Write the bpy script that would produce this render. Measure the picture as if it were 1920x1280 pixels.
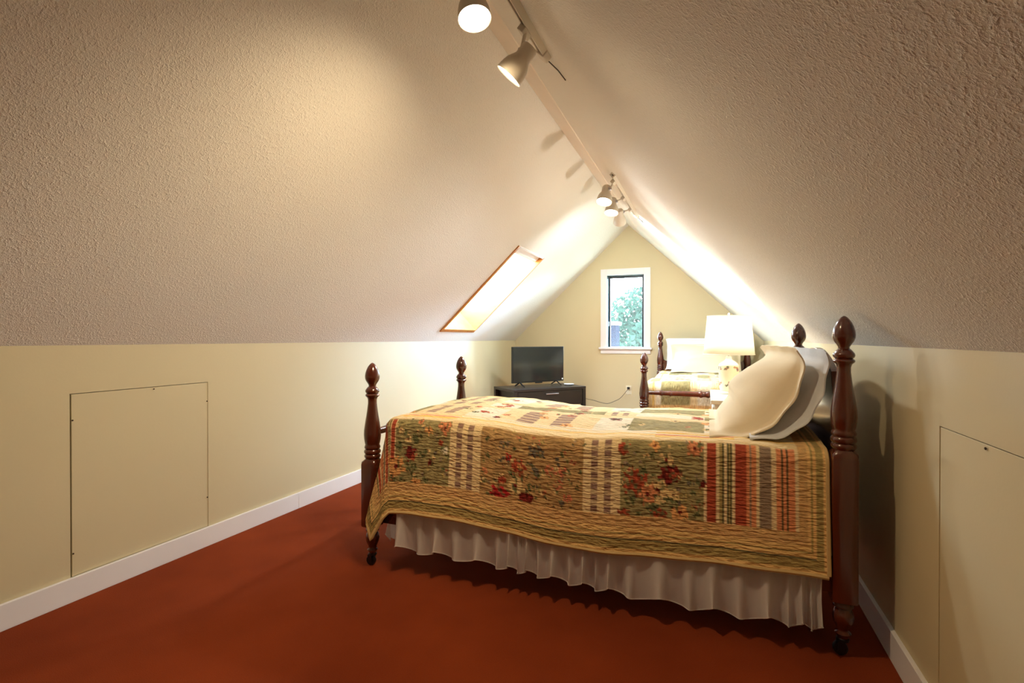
import bpy, bmesh, math, random
import numpy as np
from mathutils import Vector, Matrix

random.seed(7)
RNG = np.random.default_rng(7)
scene = bpy.context.scene
for o in list(bpy.data.objects):
    bpy.data.objects.remove(o)
COL = scene.collection

# ------------------------------------------------------------------ camera
F_PX = 956.0
VPX, HOR = 1328.0, 634.0
TH = math.atan((VPX - 960.0) / F_PX)
CAM = Vector((0, 0, 1.12))
cam_d = bpy.data.cameras.new('camera')
cam = bpy.data.objects.new('camera', cam_d)
COL.objects.link(cam)
cam_d.sensor_width = 36.0
cam_d.lens = 36.0 * F_PX / 1920.0
cam_d.clip_start = 0.02
cam.location = CAM
cam.rotation_euler = (math.pi / 2 - math.atan((640 - HOR) / F_PX), 0, TH)
scene.camera = cam
ST, CT = math.sin(TH), math.cos(TH)


def pdir(px, py):
    """direction of a photo pixel in the room's axes (x right, y to the gable window)"""
    a = (px - 960.0) / F_PX
    return Vector((a * CT - ST, a * ST + CT, (HOR - py) / F_PX))


def on_y(px, py, y):
    d = pdir(px, py)
    return CAM + d * (y / d.y)


# ------------------------------------------------------------------ world, sun, exposure
W = bpy.data.worlds.new('world')
scene.world = W
W.use_nodes = True
bg = W.node_tree.nodes['Background']
bg.inputs['Color'].default_value = (0.62, 0.83, 1.0, 1)
bg.inputs['Strength'].default_value = 70.0

SUN_TO = Vector((-1.50, -2.30, -0.62)).normalized()
sl = bpy.data.lights.new('sun', 'SUN')
sl.energy = 32.0
sl.angle = math.radians(26)
sl.color = (0.42, 0.68, 1.0)
so = bpy.data.objects.new('sun', sl)
COL.objects.link(so)
so.rotation_euler = SUN_TO.to_track_quat('-Z', 'Y').to_euler()
so.location = (3, 14, 5)

scene.view_settings.view_transform = 'Standard'
scene.view_settings.look = 'None'
scene.view_settings.gamma = 1.0
scene.view_settings.use_curve_mapping = False
scene.view_settings.exposure = 0.0
LAMP_COL = (1.0, 0.77, 0.47)
W_SIDE, W_FRONT, W_FAR = 40.0, 43.0, 60.0    # watts of the track spotlights
TABLE_W = 30.0
FAR_COL = (0.93, 0.98, 1.0)

# ------------------------------------------------------------------ room numbers (metres)
XL, XR = -2.53, 0.61
XM = -0.96
ZK, ZR = 1.09, 2.58
M = (ZR - ZK) / (XM - XL)
SLOPE = math.atan(M)
YF, YN = 6.70, -1.10


def z_left(x): return ZK + M * (x - XL)
def z_right(x): return ZR - M * (x - XM)


# ------------------------------------------------------------------ helpers
def lin(r, g, b):
    f = lambda c: (c / 255) / 12.92 if c / 255 <= 0.04045 else ((c / 255 + 0.055) / 1.055) ** 2.4
    return (f(r), f(g), f(b))


class MB:
    def __init__(self):
        self.v, self.f, self.smooth = [], [], []

    def add(self, vs, fs, smooth=False):
        n = len(self.v)
        self.v += [tuple(p) for p in vs]
        self.f += [tuple(i + n for i in q) for q in fs]
        self.smooth += [smooth] * len(fs)
        return self

    def box(self, x0, x1, y0, y1, z0, z1, mat=None):
        vs = [Vector((x, y, z)) for x in (x0, x1) for y in (y0, y1) for z in (z0, z1)]
        if mat is not None:
            vs = [mat @ p for p in vs]
        return self.add(vs, [(0, 1, 3, 2), (4, 6, 7, 5), (0, 4, 5, 1), (2, 3, 7, 6), (0, 2, 6, 4), (1, 5, 7, 3)])

    def prism(self, poly, place, d):
        """poly: 2-D points; place(u, v, w) -> 3-D; extruded w = 0..d"""
        n = len(poly)
        vs = [place(u, v, 0) for u, v in poly] + [place(u, v, d) for u, v in poly]
        fs = [tuple(range(n - 1, -1, -1)), tuple(range(n, 2 * n))]
        fs += [(i, (i + 1) % n, n + (i + 1) % n, n + i) for i in range(n)]
        return self.add(vs, fs)

    def lathe(self, prof, n=24, mat=None, square=None, cap=True):
        """prof: (r, z) list; square: superellipse exponent per ring or None"""
        vs, fs = [], []
        for k, (r, z) in enumerate(prof):
            e = square[k] if square else 0
            for i in range(n):
                a = 2 * math.pi * (i + 0.5) / n
                c, s = math.cos(a), math.sin(a)
                q = 1.0
                if e:
                    q = 1.0 / (abs(c) ** e + abs(s) ** e) ** (1.0 / e)
                p = Vector((r * q * c, r * q * s, z))
                vs.append(mat @ p if mat is not None else p)
        for k in range(len(prof) - 1):
            for i in range(n):
                j = (i + 1) % n
                fs.append((k * n + i, k * n + j, (k + 1) * n + j, (k + 1) * n + i))
        if cap:
            fs.append(tuple(range(n - 1, -1, -1)))
            m = (len(prof) - 1) * n
            fs.append(tuple(range(m, m + n)))
        return self.add(vs, fs, True)

    def tube(self, pts, r, n=8, cap=True):
        pts = [Vector(p) for p in pts]
        vs, fs = [], []
        up = Vector((0, 0, 1))
        for k, p in enumerate(pts):
            t = (pts[min(k + 1, len(pts) - 1)] - pts[max(k - 1, 0)]).normalized()
            a = t.cross(up)
            if a.length < 1e-3:
                a = t.cross(Vector((1, 0, 0)))
            a.normalize()
            b = t.cross(a)
            rr = r[k] if isinstance(r, (list, tuple)) else r
            for i in range(n):
                w = 2 * math.pi * i / n
                vs.append(p + a * (rr * math.cos(w)) + b * (rr * math.sin(w)))
        for k in range(len(pts) - 1):
            for i in range(n):
                j = (i + 1) % n
                fs.append((k * n + i, k * n + j, (k + 1) * n + j, (k + 1) * n + i))
        if cap:
            fs.append(tuple(range(n)))
            m = (len(pts) - 1) * n
            fs.append(tuple(range(m + n - 1, m - 1, -1)))
        return self.add(vs, fs, True)

    def build(self, name, mat, parent=None, bevel=0, sharp=40):
        me = bpy.data.meshes.new(name)
        me.from_pydata(self.v, [], self.f)
        me.polygons.foreach_set('use_smooth', self.smooth)
        bm = bmesh.new()
        bm.from_mesh(me)
        bmesh.ops.recalc_face_normals(bm, faces=bm.faces)
        bm.to_mesh(me)
        bm.free()
        if any(self.smooth):
            me.set_sharp_from_angle(angle=math.radians(sharp))
        me.update()
        if mat is not None:
            me.materials.append(mat)
        o = bpy.data.objects.new(name, me)
        COL.objects.link(o)
        if parent is not None:
            o.parent = parent
        if bevel:
            b = o.modifiers.new('bevel', 'BEVEL')
            b.width = bevel
            b.segments = 2
            b.limit_method = 'ANGLE'
            b.angle_limit = math.radians(50)
        return o


def empty(name, loc=(0, 0, 0), rz=0.0):
    o = bpy.data.objects.new(name, None)
    o.empty_display_size = 0.1
    COL.objects.link(o)
    o.location = loc
    o.rotation_euler = (0, 0, rz)
    return o


def tag(o, label=None, cat=None, group=None, kind=None):
    if label: o['label'] = label
    if cat: o['category'] = cat
    if group: o['group'] = group
    if kind: o['kind'] = kind
    return o


def struct(o, label, cat):
    return tag(o, label, cat, kind='structure')


def kids(o):
    return [c for c in bpy.data.objects if c.parent == o]


def copy_tree(o, parent=None):
    ch = kids(o)
    c = o.copy()
    COL.objects.link(c)
    c.parent = parent
    for k in ch:
        copy_tree(k, c)
    return c


# ------------------------------------------------------------------ materials
def new_mat(name):
    m = bpy.data.materials.new(name)
    m.use_nodes = True
    return m, m.node_tree, m.node_tree.nodes['Principled BSDF']


def ramp(nt, src, stops):
    r = nt.nodes.new('ShaderNodeValToRGB')
    while len(r.color_ramp.elements) > 1:
        r.color_ramp.elements.remove(r.color_ramp.elements[0])
    r.color_ramp.elements[0].position = stops[0][0]
    r.color_ramp.elements[0].color = (*stops[0][1], 1)
    for p, c in stops[1:]:
        e = r.color_ramp.elements.new(p)
        e.color = (*c, 1)
    nt.links.new(src, r.inputs[0])
    return r.outputs['Color']


def noise(nt, scale, detail=3, rough=0.5, vec=None, stretch=None, coord='Object'):
    tc = nt.nodes.new('ShaderNodeTexCoord')
    out = tc.outputs[coord] if vec is None else vec
    if stretch:
        mp = nt.nodes.new('ShaderNodeMapping')
        mp.inputs['Scale'].default_value = stretch
        nt.links.new(out, mp.inputs['Vector'])
        out = mp.outputs['Vector']
    n = nt.nodes.new('ShaderNodeTexNoise')
    n.inputs['Scale'].default_value = scale
    n.inputs['Detail'].default_value = detail
    n.inputs['Roughness'].default_value = rough
    nt.links.new(out, n.inputs['Vector'])
    return n.outputs['Fac']


def bump(nt, bsdf, height, strength, dist, prev=None):
    b = nt.nodes.new('ShaderNodeBump')
    b.inputs['Strength'].default_value = strength
    b.inputs['Distance'].default_value = dist
    nt.links.new(height, b.inputs['Height'])
    if prev is not None:
        nt.links.new(prev, b.inputs['Normal'])
    nt.links.new(b.outputs['Normal'], bsdf.inputs['Normal'])
    return b.outputs['Normal']


def simple(name, col, rough=0.5, var=0.06, scale=6, metal=0.0, bscale=0, bstr=0.2, bdist=0.001, spec=0.5, coat=0):
    m, nt, b = new_mat(name)
    f = noise(nt, scale)
    c0 = tuple(max(0, c * (1 - var)) for c in col)
    c1 = tuple(min(1, c * (1 + var)) for c in col)
    nt.links.new(ramp(nt, f, [(0.3, c0), (0.7, c1)]), b.inputs['Base Color'])
    b.inputs['Roughness'].default_value = rough
    b.inputs['Metallic'].default_value = metal
    b.inputs['Specular IOR Level'].default_value = spec
    b.inputs['Coat Weight'].default_value = coat
    if bscale:
        bump(nt, b, noise(nt, bscale, 4), bstr, bdist)
    return m


def texture_paint(name, col):
    """sprayed / knocked-down ceiling texture"""
    m, nt, b = new_mat(name)
    big = noise(nt, 1.3, 2)
    nt.links.new(ramp(nt, big, [(0.3, tuple(c * 0.96 for c in col)), (0.7, col)]), b.inputs['Base Color'])
    b.inputs['Roughness'].default_value = 0.85
    b.inputs['Specular IOR Level'].default_value = 0.2
    n1 = noise(nt, 92, 3, 0.55)
    h1 = ramp(nt, n1, [(0.50, (0, 0, 0)), (0.66, (1, 1, 1))])
    n2 = noise(nt, 215, 2, 0.5)
    h2 = ramp(nt, n2, [(0.45, (0, 0, 0)), (0.72, (1, 1, 1))])
    p = bump(nt, b, h1, 0.5, 0.004)
    bump(nt, b, h2, 0.5, 0.0025, p)
    return m


def wood(name, dark, light, rough=0.3, scale=9, stretch=(1, 1, 0.08), coat=0.3):
    m, nt, b = new_mat(name)
    f = noise(nt, scale, 6, 0.6, stretch=stretch)
    nt.links.new(ramp(nt, f, [(0.3, dark), (0.7, light)]), b.inputs['Base Color'])
    b.inputs['Roughness'].default_value = rough
    b.inputs['Coat Weight'].default_value = coat
    b.inputs['Coat Roughness'].default_value = 0.12
    return m


def emit(name, col, strength):
    m, nt, b = new_mat(name)
    b.inputs['Base Color'].default_value = (*col, 1)
    b.inputs['Emission Color'].default_value = (*col, 1)
    b.inputs['Emission Strength'].default_value = strength
    return m


MT = {}
MT['ceil'] = texture_paint('textured_ceiling_paint', lin(244, 240, 231))
MT['tape'] = simple('smooth_ridge_paint', lin(240, 230, 216), 0.8, 0.03, 3, bscale=25, bstr=0.25, bdist=0.004)
MT['wall'] = simple('cream_wall_paint', lin(209, 195, 157), 0.55, 0.02, 1.5, bscale=90, bstr=0.12, bdist=0.002, spec=0.35)
MT['gap'] = simple('dark_gap', lin(60, 42, 24), 0.9)
MT['trim'] = simple('white_trim_paint', lin(236, 232, 232), 0.45, 0.02, 3)
MT['mahog'] = wood('mahogany_gloss', lin(54, 19, 9), lin(106, 43, 22), 0.22, 7, (1, 1, 0.1), 0.8)
MT['pine'] = wood('pine_lining', lin(176, 106, 44), lin(205, 138, 66), 0.4, 10, (0.15, 1, 1), 0.2)
MT['black_alu'] = simple('black_window_frame', lin(22, 34, 36), 0.35)
MT['black'] = simple('black_plastic', lin(14, 14, 15), 0.35)
MT['espresso'] = wood('espresso_veneer', lin(20, 12, 13), lin(30, 20, 20), 0.4, 8, (0.1, 1, 1), 0.1)
MT['metal'] = simple('brushed_metal', lin(185, 180, 185), 0.3, metal=1.0)
MT['rubber'] = simple('black_caster', lin(14, 12, 12), 0.4)
MT['white'] = simple('white_enamel', lin(214, 204, 188), 0.4, 0.02)
MT['cream'] = simple('cream_furniture_paint', lin(240, 232, 212), 0.4, 0.02)
MT['outlet'] = simple('ivory_plate', lin(236, 228, 200), 0.4)
MT['cord'] = simple('grey_cord', lin(70, 66, 58), 0.5)
MT['bulb'] = emit('lit_bulb', (1.0, 0.88, 0.66), 14.0)

# carpet
m, nt, b = new_mat('rust_carpet')
f1 = noise(nt, 1.6, 3)
f2 = noise(nt, 420, 2)
mx = nt.nodes.new('ShaderNodeMix'); mx.data_type = 'FLOAT'; mx.inputs[0].default_value = 0.35
nt.links.new(f1, mx.inputs[2]); nt.links.new(f2, mx.inputs[3])
nt.links.new(ramp(nt, mx.outputs[0], [(0.35, lin(115, 46, 18)), (0.65, lin(143, 62, 27))]), b.inputs['Base Color'])
b.inputs['Roughness'].default_value = 0.95
b.inputs['Specular IOR Level'].default_value = 0.1
b.inputs['Sheen Weight'].default_value = 0.0
bump(nt, b, noise(nt, 300, 3), 0.5, 0.004)
MT['carpet'] = m


def fabric(name, col, transl=0.0, bscale=30, bstr=0.3, bdist=0.004, weave=True):
    m, nt, b = new_mat(name)
    f = noise(nt, 5, 3)
    nt.links.new(ramp(nt, f, [(0.3, tuple(c * 0.95 for c in col)), (0.7, col)]), b.inputs['Base Color'])
    b.inputs['Roughness'].default_value = 0.9
    b.inputs['Specular IOR Level'].default_value = 0.15
    p = bump(nt, b, noise(nt, bscale, 4), bstr, bdist)
    if transl:
        t = nt.nodes.new('ShaderNodeBsdfTranslucent')
        t.inputs['Color'].default_value = (*col, 1)
        x = nt.nodes.new('ShaderNodeMixShader')
        x.inputs[0].default_value = transl
        out = nt.nodes['Material Output']
        nt.links.new(b.outputs[0], x.inputs[1])
        nt.links.new(t.outputs[0], x.inputs[2])
        nt.links.new(x.outputs[0], out.inputs['Surface'])
    return m


MT['pillow_cream'] = fabric('cream_pillowcase', lin(230, 214, 184), 0, 14, 0.25, 0.006)
MT['pillow_white'] = fabric('white_pillowcase', lin(222, 222, 224), 0, 16, 0.4, 0.008)
MT['sheer'] = fabric('sheer_white_skirt', lin(236, 228, 224), 0.32, 30, 0.3, 0.003)
MT['mattress'] = fabric('white_mattress', lin(225, 222, 215), 0, 20, 0.2, 0.003)
MT['binding'] = fabric('cream_binding', lin(212, 180, 126), 0, 90, 0.4, 0.002)
MT['shade'] = fabric('ivory_lampshade', lin(252, 246, 234), 0.60, 200, 0.1, 0.001)


def painted(name, rough, bs):
    """base colour from the woven / printed pattern stored in the mesh, with stitched relief"""
    m, nt, b = new_mat(name)
    a = nt.nodes.new('ShaderNodeAttribute')
    a.attribute_name = 'pattern'
    nt.links.new(a.outputs['Color'], b.inputs['Base Color'])
    b.inputs['Roughness'].default_value = rough
    b.inputs['Specular IOR Level'].default_value = 0.15
    if bs:
        uv = nt.nodes.new('ShaderNodeUVMap')
        f = noise(nt, 62, 2, 0.5, vec=uv.outputs['UV'], stretch=(0.42, 1.5, 1))
        p = bump(nt, b, f, 1.0, 0.016)
        g = noise(nt, 9, 2, 0.5, vec=uv.outputs['UV'])
        bump(nt, b, g, 0.3, 0.02, p)
    return m


MT['quilt'] = painted('patchwork_quilt', 0.9, True)
MT['printed'] = painted('floral_ceramic', 0.25, False)

m, nt, b = new_mat('window_glass')
b.inputs['Base Color'].default_value = (1, 1, 1, 1)
b.inputs['Roughness'].default_value = 0.02
g = nt.nodes.new('ShaderNodeBsdfTransparent')
g.inputs['Color'].default_value = (0.95, 0.98, 0.98, 1)
x = nt.nodes.new('ShaderNodeMixShader')
x.inputs[0].default_value = 0.94
nt.links.new(b.outputs[0], x.inputs[1])
nt.links.new(g.outputs[0], x.inputs[2])
nt.links.new(x.outputs[0], nt.nodes['Material Output'].inputs['Surface'])
MT['glass'] = m

# ------------------------------------------------------------------ structure
fl = MB().box(XL - 0.1, XR + 0.1, YN - 0.1, YF + 0.15, -0.12, 0.0).build('floor', MT['carpet'])
struct(fl, 'rust brown carpet covering the attic floor', 'floor')

# left knee wall with a shallow opening for the access panel
PY0, PY1, PZ1 = 1.344, 1.985, 0.884
wl = MB()
wl.box(XL - 0.12, XL - 0.045, YN, YF, 0, ZK + 0.02)
for y0, y1, z0, z1 in ((YN, PY0, 0, ZK + 0.02), (PY1, YF, 0, ZK + 0.02), (PY0, PY1, PZ1, ZK + 0.02), (PY0, PY1, 0, 0.10)):
    wl.box(XL - 0.045, XL, y0, y1, z0, z1)
struct(wl.build('wall_left', MT['wall']), 'low cream knee wall on the left under the sloped ceiling', 'wall')
RY0, RY1, RZ1 = 1.13, 1.776, 0.873
wr = MB()
wr.box(XR + 0.045, XR + 0.12, YN, YF, 0, ZK + 0.02)
for y0, y1, z0, z1 in ((YN, RY0, 0, ZK + 0.02), (RY1, YF, 0, ZK + 0.02), (RY0, RY1, RZ1, ZK + 0.02), (RY0, RY1, 0, 0.10)):
    wr.box(XR, XR + 0.045, y0, y1, z0, z1)
struct(wr.build('wall_right', MT['wall']), 'low cream knee wall on the right behind the headboard', 'wall')


def panel(name, x_in, sgn, y0, y1, z1, label, gaps):
    e = empty(name, (x_in, (y0 + y1) / 2, 0.10))
    tag(e, label, 'access panel')
    bd = MB().box(x_in + sgn * 0.002, x_in + sgn * 0.022, y0 + gaps[0], y1 - gaps[1], 0.102, z1 - gaps[2]).build('board', MT['wall'], None, 0.0012)
    bd.parent = e
    bd.matrix_parent_inverse = e.matrix_basis.inverted()
    lin_ = MB().box(x_in + sgn * 0.040, x_in + sgn * 0.0445, y0 + 0.001, y1 - 0.001, 0.101, z1 - 0.001).build('gap_shade', MT['gap'], None)  # dark sheet behind the board puts the seam's shade into colour
    lin_.parent = e
    lin_.matrix_parent_inverse = e.matrix_basis.inverted()
    yz = [(y0 + 0.010, 0.77), (y0 + 0.010, 0.20), (y0 + 0.55 * (y1 - y0), z1 - 0.012), (y1 - 0.006, 0.78), (y1 - 0.006, 0.26)]
    if sgn > 0:
        yz = [(y0 + 0.60 * (y1 - y0), z1 - 0.012)]
    for y, z in yz:
        n = MB().lathe([(0.0035, 0), (0.0035, 0.002), (0.002, 0.003)], 8,
                       Matrix.Translation((x_in, y, z)) @ Matrix.Rotation(-sgn * math.pi / 2, 4, 'Y')).build('nail', MT['gap'], None)
        n.parent = e
        n.matrix_parent_inverse = e.matrix_basis.inverted()
    return e


bpy.context.view_layer.update()
panel('access_panel', XL, -1, PY0, PY1, PZ1, 'flush cream access panel in the left knee wall with a dark seam', (0.007, 0.0004, 0.003))
panel('access_panel', XR, 1, RY0, RY1, RZ1, 'flush cream access panel in the right knee wall near the headboard post', (0.003, 0.0003, 0.003))

# far gable wall with window hole
WX0, WX1, WZ0, WZ1 = -1.245, -0.765, 1.005, 1.945
P_far = lambda u, v, w: Vector((u, YF + w, v))
E = 0.06
wf = MB()
wf.prism([(XL - E, 0), (WX0, 0), (WX0, z_left(WX0) + E), (XL - E, z_left(XL - E) + E)], P_far, 0.16)
wf.prism([(WX1, 0), (XR + E, 0), (XR + E, z_right(XR + E) + E), (WX1, z_right(WX1) + E)], P_far, 0.16)
wf.prism([(WX0, 0), (WX1, 0), (WX1, WZ0), (WX0, WZ0)], P_far, 0.16)
wf.prism([(WX0, WZ1), (WX1, WZ1), (WX1, z_right(WX1) + E), (XM, ZR + E), (WX0, z_left(WX0) + E)], P_far, 0.16)
struct(wf.build('wall_far', MT['wall']), 'cream gable end wall with the narrow window', 'wall')
P_near = lambda u, v, w: Vector((u, YN - w, v))
wn = MB().prism([(XL - E, 0), (XR + E, 0), (XR + E, z_right(XR + E) + E), (XM, ZR + E), (XL - E, z_left(XL - E) + E)], P_near, 0.1)
struct(wn.build('wall_near', MT['wall']), 'cream gable wall behind the viewer', 'wall')

# slopes: s = distance along slope from the knee, t = thickness outwards
LS = math.hypot(ZR - ZK, XM - XL)
ux, uz = math.cos(SLOPE), math.sin(SLOPE)


def on_left(s, y, t=0.0):
    return Vector((XL + ux * s - uz * t, y, ZK + uz * s + ux * t))


def on_right(s, y, t=0.0):
    return Vector((XR - ux * s + uz * t, y, ZK + uz * s + ux * t))


def slope_box(mb, f, s0, s1, y0, y1, t0, t1):
    vs = [f(s, y, t) for s in (s0, s1) for y in (y0, y1) for t in (t0, t1)]
    return mb.add(vs, [(0, 1, 3, 2), (4, 6, 7, 5), (0, 4, 5, 1), (2, 3, 7, 6), (0, 2, 6, 4), (1, 5, 7, 3)])


KY0, KY1 = 4.36, 5.12
KS0, KS1 = 0.165, 1.27
TH_R = 0.24
cl = MB()
slope_box(cl, on_left, -0.12, KS0, YN, YF + 0.1, 0, TH_R)
slope_box(cl, on_left, KS1, LS + 0.005, YN, YF + 0.1, 0, TH_R)
slope_box(cl, on_left, KS0, KS1, YN, KY0, 0, TH_R)
slope_box(cl, on_left, KS0, KS1, KY1, YF + 0.1, 0, TH_R)
struct(cl.build('ceiling_left', MT['ceil']), 'textured sloped ceiling on the left with the skylight', 'ceiling')
cr = MB()
slope_box(cr, on_right, -0.12, LS + 0.005, YN, YF + 0.1, 0, TH_R)
struct(cr.build('ceiling_right', MT['ceil']), 'textured sloped ceiling on the right with the light tracks', 'ceiling')

# smooth taped joint just right of the ridge, with a wavering edge
tp = MB()
n = 160
wob = np.cumsum(RNG.normal(0, 0.003, n + 1)); wob -= np.linspace(wob[0], wob[-1], n + 1)
vs, fs = [], []
for i in range(n + 1):
    y = YN + (YF - YN) * i / n
    for s, t in ((LS - 0.003, -0.004), (LS - 0.235 + 0.3 * wob[i], -0.004), (LS - 0.245 + 0.3 * wob[i], 0.002)):
        vs.append(on_right(s, y, t))
for i in range(n):
    for k in range(2):
        a0 = i * 3 + k
        fs.append((a0, a0 + 1, a0 + 4, a0 + 3))
tp.add(vs, fs)
struct(tp.build('trim_1', MT['tape']), 'smooth pale taped joint running along the ridge', 'ridge joint')

# baseboards (two boards on the left meet in a joint)
bl = empty('baseboard_left', (XL, 0, 0)); struct(bl, 'white baseboard along the left knee wall', 'baseboard')
for y0, y1 in ((YN, 2.622), (2.6235, YF)):
    o = MB().box(0, 0.016, y0, y1, 0, 0.102).build('board', MT['trim'], bl, 0.002)
br = empty('baseboard_right', (XR, 0, 0)); struct(br, 'white baseboard along the right knee wall', 'baseboard')
MB().box(-0.016, 0, YN, YF, 0, 0.102).build('board', MT['trim'], br, 0.002)
bf = empty('baseboard_far', (0, YF, 0)); struct(bf, 'white baseboard along the gable wall', 'baseboard')
MB().box(XL + 0.016, XR - 0.016, -0.016, 0, 0, 0.102).build('board', MT['trim'], bf, 0.002)

# gable window
w1 = empty('window_1', ((WX0 + WX1) / 2, YF, WZ0)); struct(w1, 'narrow black framed gable window with white casing', 'window')


def wpart(name, mat, boxes, bevel=0.002):
    mb = MB()
    for bb in boxes:
        mb.box(*bb)
    o = mb.build(name, mat, w1, bevel)
    o.matrix_parent_inverse = Matrix.Translation(w1.location).inverted()
    return o


cw = 0.078
wpart('casing', MT['trim'], [(WX0 - cw, WX0 + 0.004, YF - 0.02, YF, WZ0 - 0.005, WZ1 + cw)])
wpart('casing', MT['trim'], [(WX1 - 0.004, WX1 + cw, YF - 0.02, YF, WZ0 - 0.005, WZ1 + cw)])
wpart('casing', MT['trim'], [(WX0 + 0.004, WX1 - 0.004, YF - 0.02, YF, WZ1 - 0.004, WZ1 + cw)])
wpart('window_sill', MT['trim'], [(WX0 - cw - 0.02, WX1 + cw + 0.02, YF - 0.05, YF + 0.06, WZ0 - 0.03, WZ0 - 0.002)], 0.006)
wpart('apron', MT['trim'], [(WX0 - cw, WX1 + cw, YF - 0.016, YF, WZ0 - 0.085, WZ0 - 0.031)])
wpart('jamb', MT['black_alu'], [(WX0, WX0 + 0.012, YF, YF + 0.06, WZ0, WZ1), (WX1 - 0.012, WX1, YF, YF + 0.06, WZ0, WZ1), (WX0, WX1, YF, YF + 0.06, WZ1 - 0.012, WZ1)], 0)
sy0, sy1 = YF + 0.06, YF + 0.10
fw = 0.036
wpart('sash_frame', MT['black_alu'], [(WX0, WX0 + fw, sy0, sy1, WZ0 - 0.01, WZ1), (WX1 - fw, WX1, sy0, sy1, WZ0 - 0.01, WZ1),
                                      (WX0 + fw, WX1 - fw, sy0, sy1, WZ1 - fw, WZ1), (WX0 + fw, WX1 - fw, sy0, sy1, WZ0 - 0.01, WZ0 + 0.006)])
wpart('pane', MT['glass'], [(WX0 + fw, WX1 - fw, sy0 + 0.018, sy0 + 0.022, WZ0 + 0.006, WZ1 - fw)], 0)
wpart('latch', MT['metal'], [(WX0 + 0.008, WX0 + 0.022, sy0 - 0.012, sy0, 1.28, 1.34)], 0.002)
wpart('latch', MT['black_alu'], [(WX1 - 0.022, WX1 - 0.008, sy0 - 0.012, sy0, 1.42, 1.48)], 0.002)

# skylight: pine lined shaft, white head, thin frame and glass on the roof side
w2 = empty('window_2', on_left((KS0 + KS1) / 2, (KY0 + KY1) / 2)); struct(w2, 'skylight with pine lined shaft in the left slope', 'skylight')


def kpart(name, mat, boxes, bevel=0.001):
    mb = MB()
    for bb in boxes:
        slope_box(mb, on_left, *bb)
    o = mb.build(name, mat, w2, bevel)
    o.matrix_parent_inverse = Matrix.Translation(w2.location).inverted()
    return o


lt = 0.018
KD = 0.40                     # shaft runs on past the roof deck to the raised frame
kpart('shaft_board', MT['pine'], [(KS0 - 0.02, KS1, KY0 - 0.015, KY0 + lt, -0.012, KD)])
kpart('shaft_board', MT['pine'], [(KS0, KS1, KY1 - lt, KY1, -0.006, KD)])
kpart('shaft_board', MT['pine'], [(KS0 - 0.02, KS0 + lt, KY0 + lt, KY1 - lt, -0.010, KD)])
kpart('head_board', MT['trim'], [(KS1 - lt, KS1, KY0 + lt, KY1 - lt, -0.006, KD)])
kpart('roller_blind', MT['trim'], [(KS1 - 0.10, KS1 - lt, KY0 + lt, KY1 - lt, 0.03, 0.10)], 0.01)
kpart('skylight_frame', MT['pine'], [(KS0 + lt, KS0 + 0.05, KY0 + lt, KY1 - lt, KD - 0.05, KD), (KS1 - 0.05, KS1 - lt, KY0 + lt, KY1 - lt, KD - 0.05, KD),
                                     (KS0 + 0.05, KS1 - 0.05, KY0 + lt, KY0 + 0.05, KD - 0.05, KD), (KS0 + 0.05, KS1 - 0.05, KY1 - 0.05, KY1 - lt, KD - 0.05, KD)])
kpart('pane', MT['glass'], [(KS0 + 0.05, KS1 - 0.05, KY0 + 0.05, KY1 - 0.05, KD - 0.02, KD - 0.015)], 0)


def portal(name, loc, normal, sx, sy, up):
    l = bpy.data.lights.new(name, 'AREA')
    l.shape = 'RECTANGLE'
    l.size, l.size_y = sx, sy
    l.cycles.is_portal = True
    o = bpy.data.objects.new(name, l)
    COL.objects.link(o)
    z = -Vector(normal).normalized()
    y = Vector(up).normalized()
    xx = y.cross(z).normalized()
    o.matrix_world = Matrix.Translation(loc) @ Matrix((xx, y, z)).transposed().to_4x4()
    return o


portal('window_portal', ((WX0 + WX1) / 2, YF + 0.14, (WZ0 + WZ1) / 2), (0, -1, 0), WX1 - WX0, WZ1 - WZ0, (0, 0, 1))
portal('skylight_portal', on_left((KS0 + KS1) / 2, (KY0 + KY1) / 2, KD + 0.01), (uz, 0, -ux), KY1 - KY0, KS1 - KS0, (ux, 0, uz))

# ------------------------------------------------------------------ beds
HX, HY = 0.997, 0.485


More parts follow.
